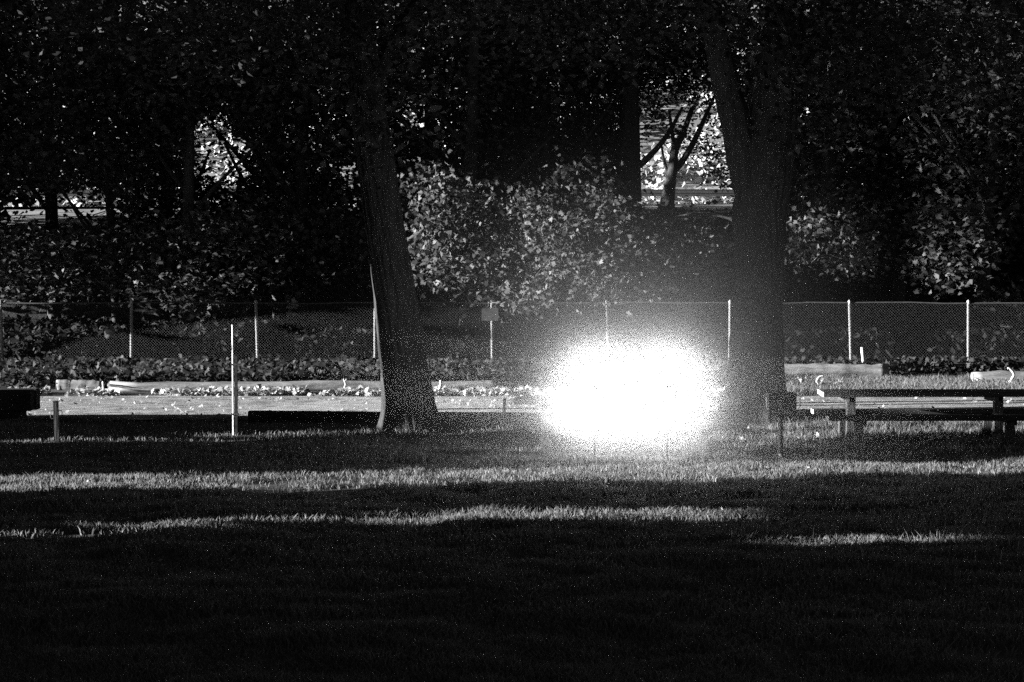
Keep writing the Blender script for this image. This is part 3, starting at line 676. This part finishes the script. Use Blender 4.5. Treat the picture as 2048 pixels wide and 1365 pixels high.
def litter(name, n, yr, size, m, label, cat, ok, seed, zr=(0, 0.02), shape=RHOMB, tilt=1.0):
    rng = np.random.default_rng(seed); y = rng.uniform(*yr, n); x = rng.uniform(-1, 1, n) * (y * 0.262 + 0.6)
    k = ok(x, y, rng); x, y = x[k], y[k]; z = gz(x, y) + rng.uniform(*zr, len(x)) + 0.012
    z = z + np.where((y > 33.8) & (y < 40.4), 0.035, 0)
    return tag(leaf_mesh(name, np.stack([x, y, z], 1), size, m, None, shape, tilt, rng), label, cat, kind='stuff')
litter('fallen_leaves', 5200, (40.2, 41.9), 0.13, M_litter, 'bright dry leaves and low plants along the far edge of the path', 'leaves',
       lambda x, y, r: (x < 4.6) & (vnoise(x, y, 0.6, 7) > -0.08), 21, (0.0, 0.12), MAPLE, 0.2)
litter('fallen_leaves', 900, (29.6, 32.6), 0.11, M_litter, 'dry leaves scattered on the grass between the two picnic tables', 'leaves',
       lambda x, y, r: (x > 2.7) & (x < 5.0) & (vnoise(x, y, 0.5, 8) > -0.05), 22, (0.0, 0.06), MAPLE, 0.2)
litter('fallen_leaves', 1500, (33.9, 40.2), 0.075, M_litter, 'dry leaves and debris strewn over the gravel path', 'leaves', lambda x, y, r: vnoise(x, y, 1.1, 14) > -0.1, 27, (0.0, 0.02))
litter('fallen_leaves', 700, (14, 33.5), 0.05, M_litter, 'few small pale leaves strewn over the dark lawn', 'leaves', lambda x, y, r: r.random(len(x)) < 0.4, 23, (0.01, 0.05))
litter('ground_cover', 26000, (42.6, 52.5), 0.15, M_weed, 'low leafy weeds along the foot of the chain link fence', 'weeds',
       lambda x, y, r: (vnoise(x, y, 0.9, 9) > -0.28) & ((x < 5.0) | (y > 48.5)), 24, (0.0, 0.42), MAPLE, 0.4)
litter('ground_cover', 60000, (50.4, 67), 0.24, M_weed, 'dark undergrowth behind the chain link fence', 'undergrowth', lambda x, y, r: vnoise(x, y, 1.4, 10) > -0.1, 25, (0.0, 1.1), RHOMB, 0.4)
litter('fallen_leaves', 1800, (43.0, 45.5), 0.14, M_litter, 'pale leaf litter heaped in front of the thick short log', 'leaves', lambda x, y, r: (x > X(1560, 44)) & (x < X(1700, 44)) & (r.random(len(x)) < .8), 26, (0.0, 0.16), MAPLE, 0.2)

# ================================================================== ADDED UNSEEN TREES AND HEDGE (they throw the long shade over it)
XH = -12.0
OPEN = [  # (y0, y1, h0, h1) openings shaped to let the sun bands and lit edges through
    (15.2, 15.85, 2.18, 2.36), (17.45, 18.5, 1.5, 2.05), (17.85, 18.15, 1.2, 1.55), (17.45, 17.75, 0.9, 1.4), (21.3, 23.1, 0.5, 3.6), (24.15, 24.65, 2.15, 2.8), (25.5, 25.85, 1.7, 2.4),
    (25.28, 25.5, 2.25, 2.95), (25.62, 26.55, 2.95, 3.2), (25.95, 26.15, 2.3, 3.0), (26.68, 29.35, 2.2, 3.2), (29.30, 29.54, 1.0, 2.9), (28.5, 28.85, 0.6, 1.35), (30.08, 30.4, 1.4, 4.0)]
HEDGE_TOP = 9.0
def is_open(y, h, grow=0.0):
    r = np.zeros(len(y), bool)
    for a, b_, c, d in OPEN: r |= (y > a - grow) & (y < b_ + grow) & (h > c - grow) & (h < d + grow)
    return r
segs = [(-14, 2), (2, 9), (9, 14.5), (14.5, 17.0), (17.0, 19.5), (19.5, 24.0), (24.0, 27.5), (27.5, 33.2)]
for k, (ya, yb) in enumerate(segs):
    root = empty('unseen_hedge', (XH, (ya + yb) / 2, 0), 'tall unseen hedging added beside the lawn to shade it', 'unseen_hedge', 'unseen row added to shade the lawn')  # out of view, added to cut the low sun into bands
    rng = np.random.default_rng(300 + k)
    # opaque core that blocks the sun, in cells that leave the openings free
    cs = 0.14; mb = MB()
    n_y = int((yb - ya) / cs); n_h = int(HEDGE_TOP / cs)
    yy = ya + (np.arange(n_y) + 0.5) * (yb - ya) / n_y; sy = (yb - ya) / n_y
    for y in yy:
        run = None
        for j in range(n_h + 1):
            h = (j + 0.5) * cs
            op = j == n_h or bool(is_open(np.array([y]), np.array([h + 0.08 * float(vnoise(y, h, 0.3, 12))]), 0.03)[0])
            if not op and run is None: run = j
            if op and run is not None:
                b = len(mb.v); z0_, z1_ = run * cs - (0.1 if run == 0 else 0), j * cs; jx = 0.25 + 0.12 * float(vnoise(y, 0, 0.4, 13))
                for xx in (XH - jx, XH + jx):
                    for q in ((y - sy / 2, z0_), (y + sy / 2, z0_), (y + sy / 2, z1_), (y - sy / 2, z1_)): mb.v.append((xx, q[0], q[1]))
                mb.f += [(b, b + 1, b + 2, b + 3), (b + 7, b + 6, b + 5, b + 4), (b, b + 3, b + 7, b + 4), (b + 1, b + 5, b + 6, b + 2), (b + 3, b + 2, b + 6, b + 7)]
                run = None
    local(root, mb.build('sun_block_core', M_bark_far))
    n = int(170 * (yb - ya)); y = rng.uniform(ya, yb, n); h = rng.uniform(0, HEDGE_TOP + 0.3, n); x = XH + rng.choice([-1, 1], n) * rng.uniform(0.25, 0.6, n)
    q = ~(is_open(y, h, 0.02) & (rng.random(n) < np.where((h < 1.75) & (y > 21) & (y < 23.5), 0.35, 0.86))); local(root, leaf_mesh('foliage', np.stack([x, y, h], 1)[q], 0.22, M_leaf_dark, rng=rng))
for k, (Yb, Y, low) in enumerate([(-8, -8, 5.6), (-2, -2, 5.6), (4, 4, 5.6), (10, 10, 5.6), (16, 16, 5.6), (19.3, 22, 5.6), (27.35, 28, 5.6), (30.5, 35, 7.0), (49, 43, 7.0), (51, 50, 3.0), (54.5, 54.5, 1.2), (59, 59, 0.6), (63.5, 63.5, 0.6), (68, 68, 0.6), (73, 73, 2.0)]):  # out of view, added so the crowns keep sun off the scene
    xk = -16.0 - max(0, Y - 30) * 0.13
    tree('broad unseen shade tree added beside the lawn to block the sun', (xk, Yb, 0), [((xk, Yb, -0.2), 0.36), ((xk, Yb, 2), 0.28), ((xk + 0.2, (Y + Yb) / 2, 6), 0.24), ((xk, Y, 11), 0.12)], [],
         [((xk, Y, low + (16.5 - low) / 2), (3.4, 4.2, (16.5 - low) / 2), 170 if low > 5 else 250, 26)], 0.5, M_leaf_dark, 'unseen trees added beside the lawn for shade', seed=910 + k, gaps=False, sig=(0.7, 0.7, 0.6), name='unseen_shade_tree')
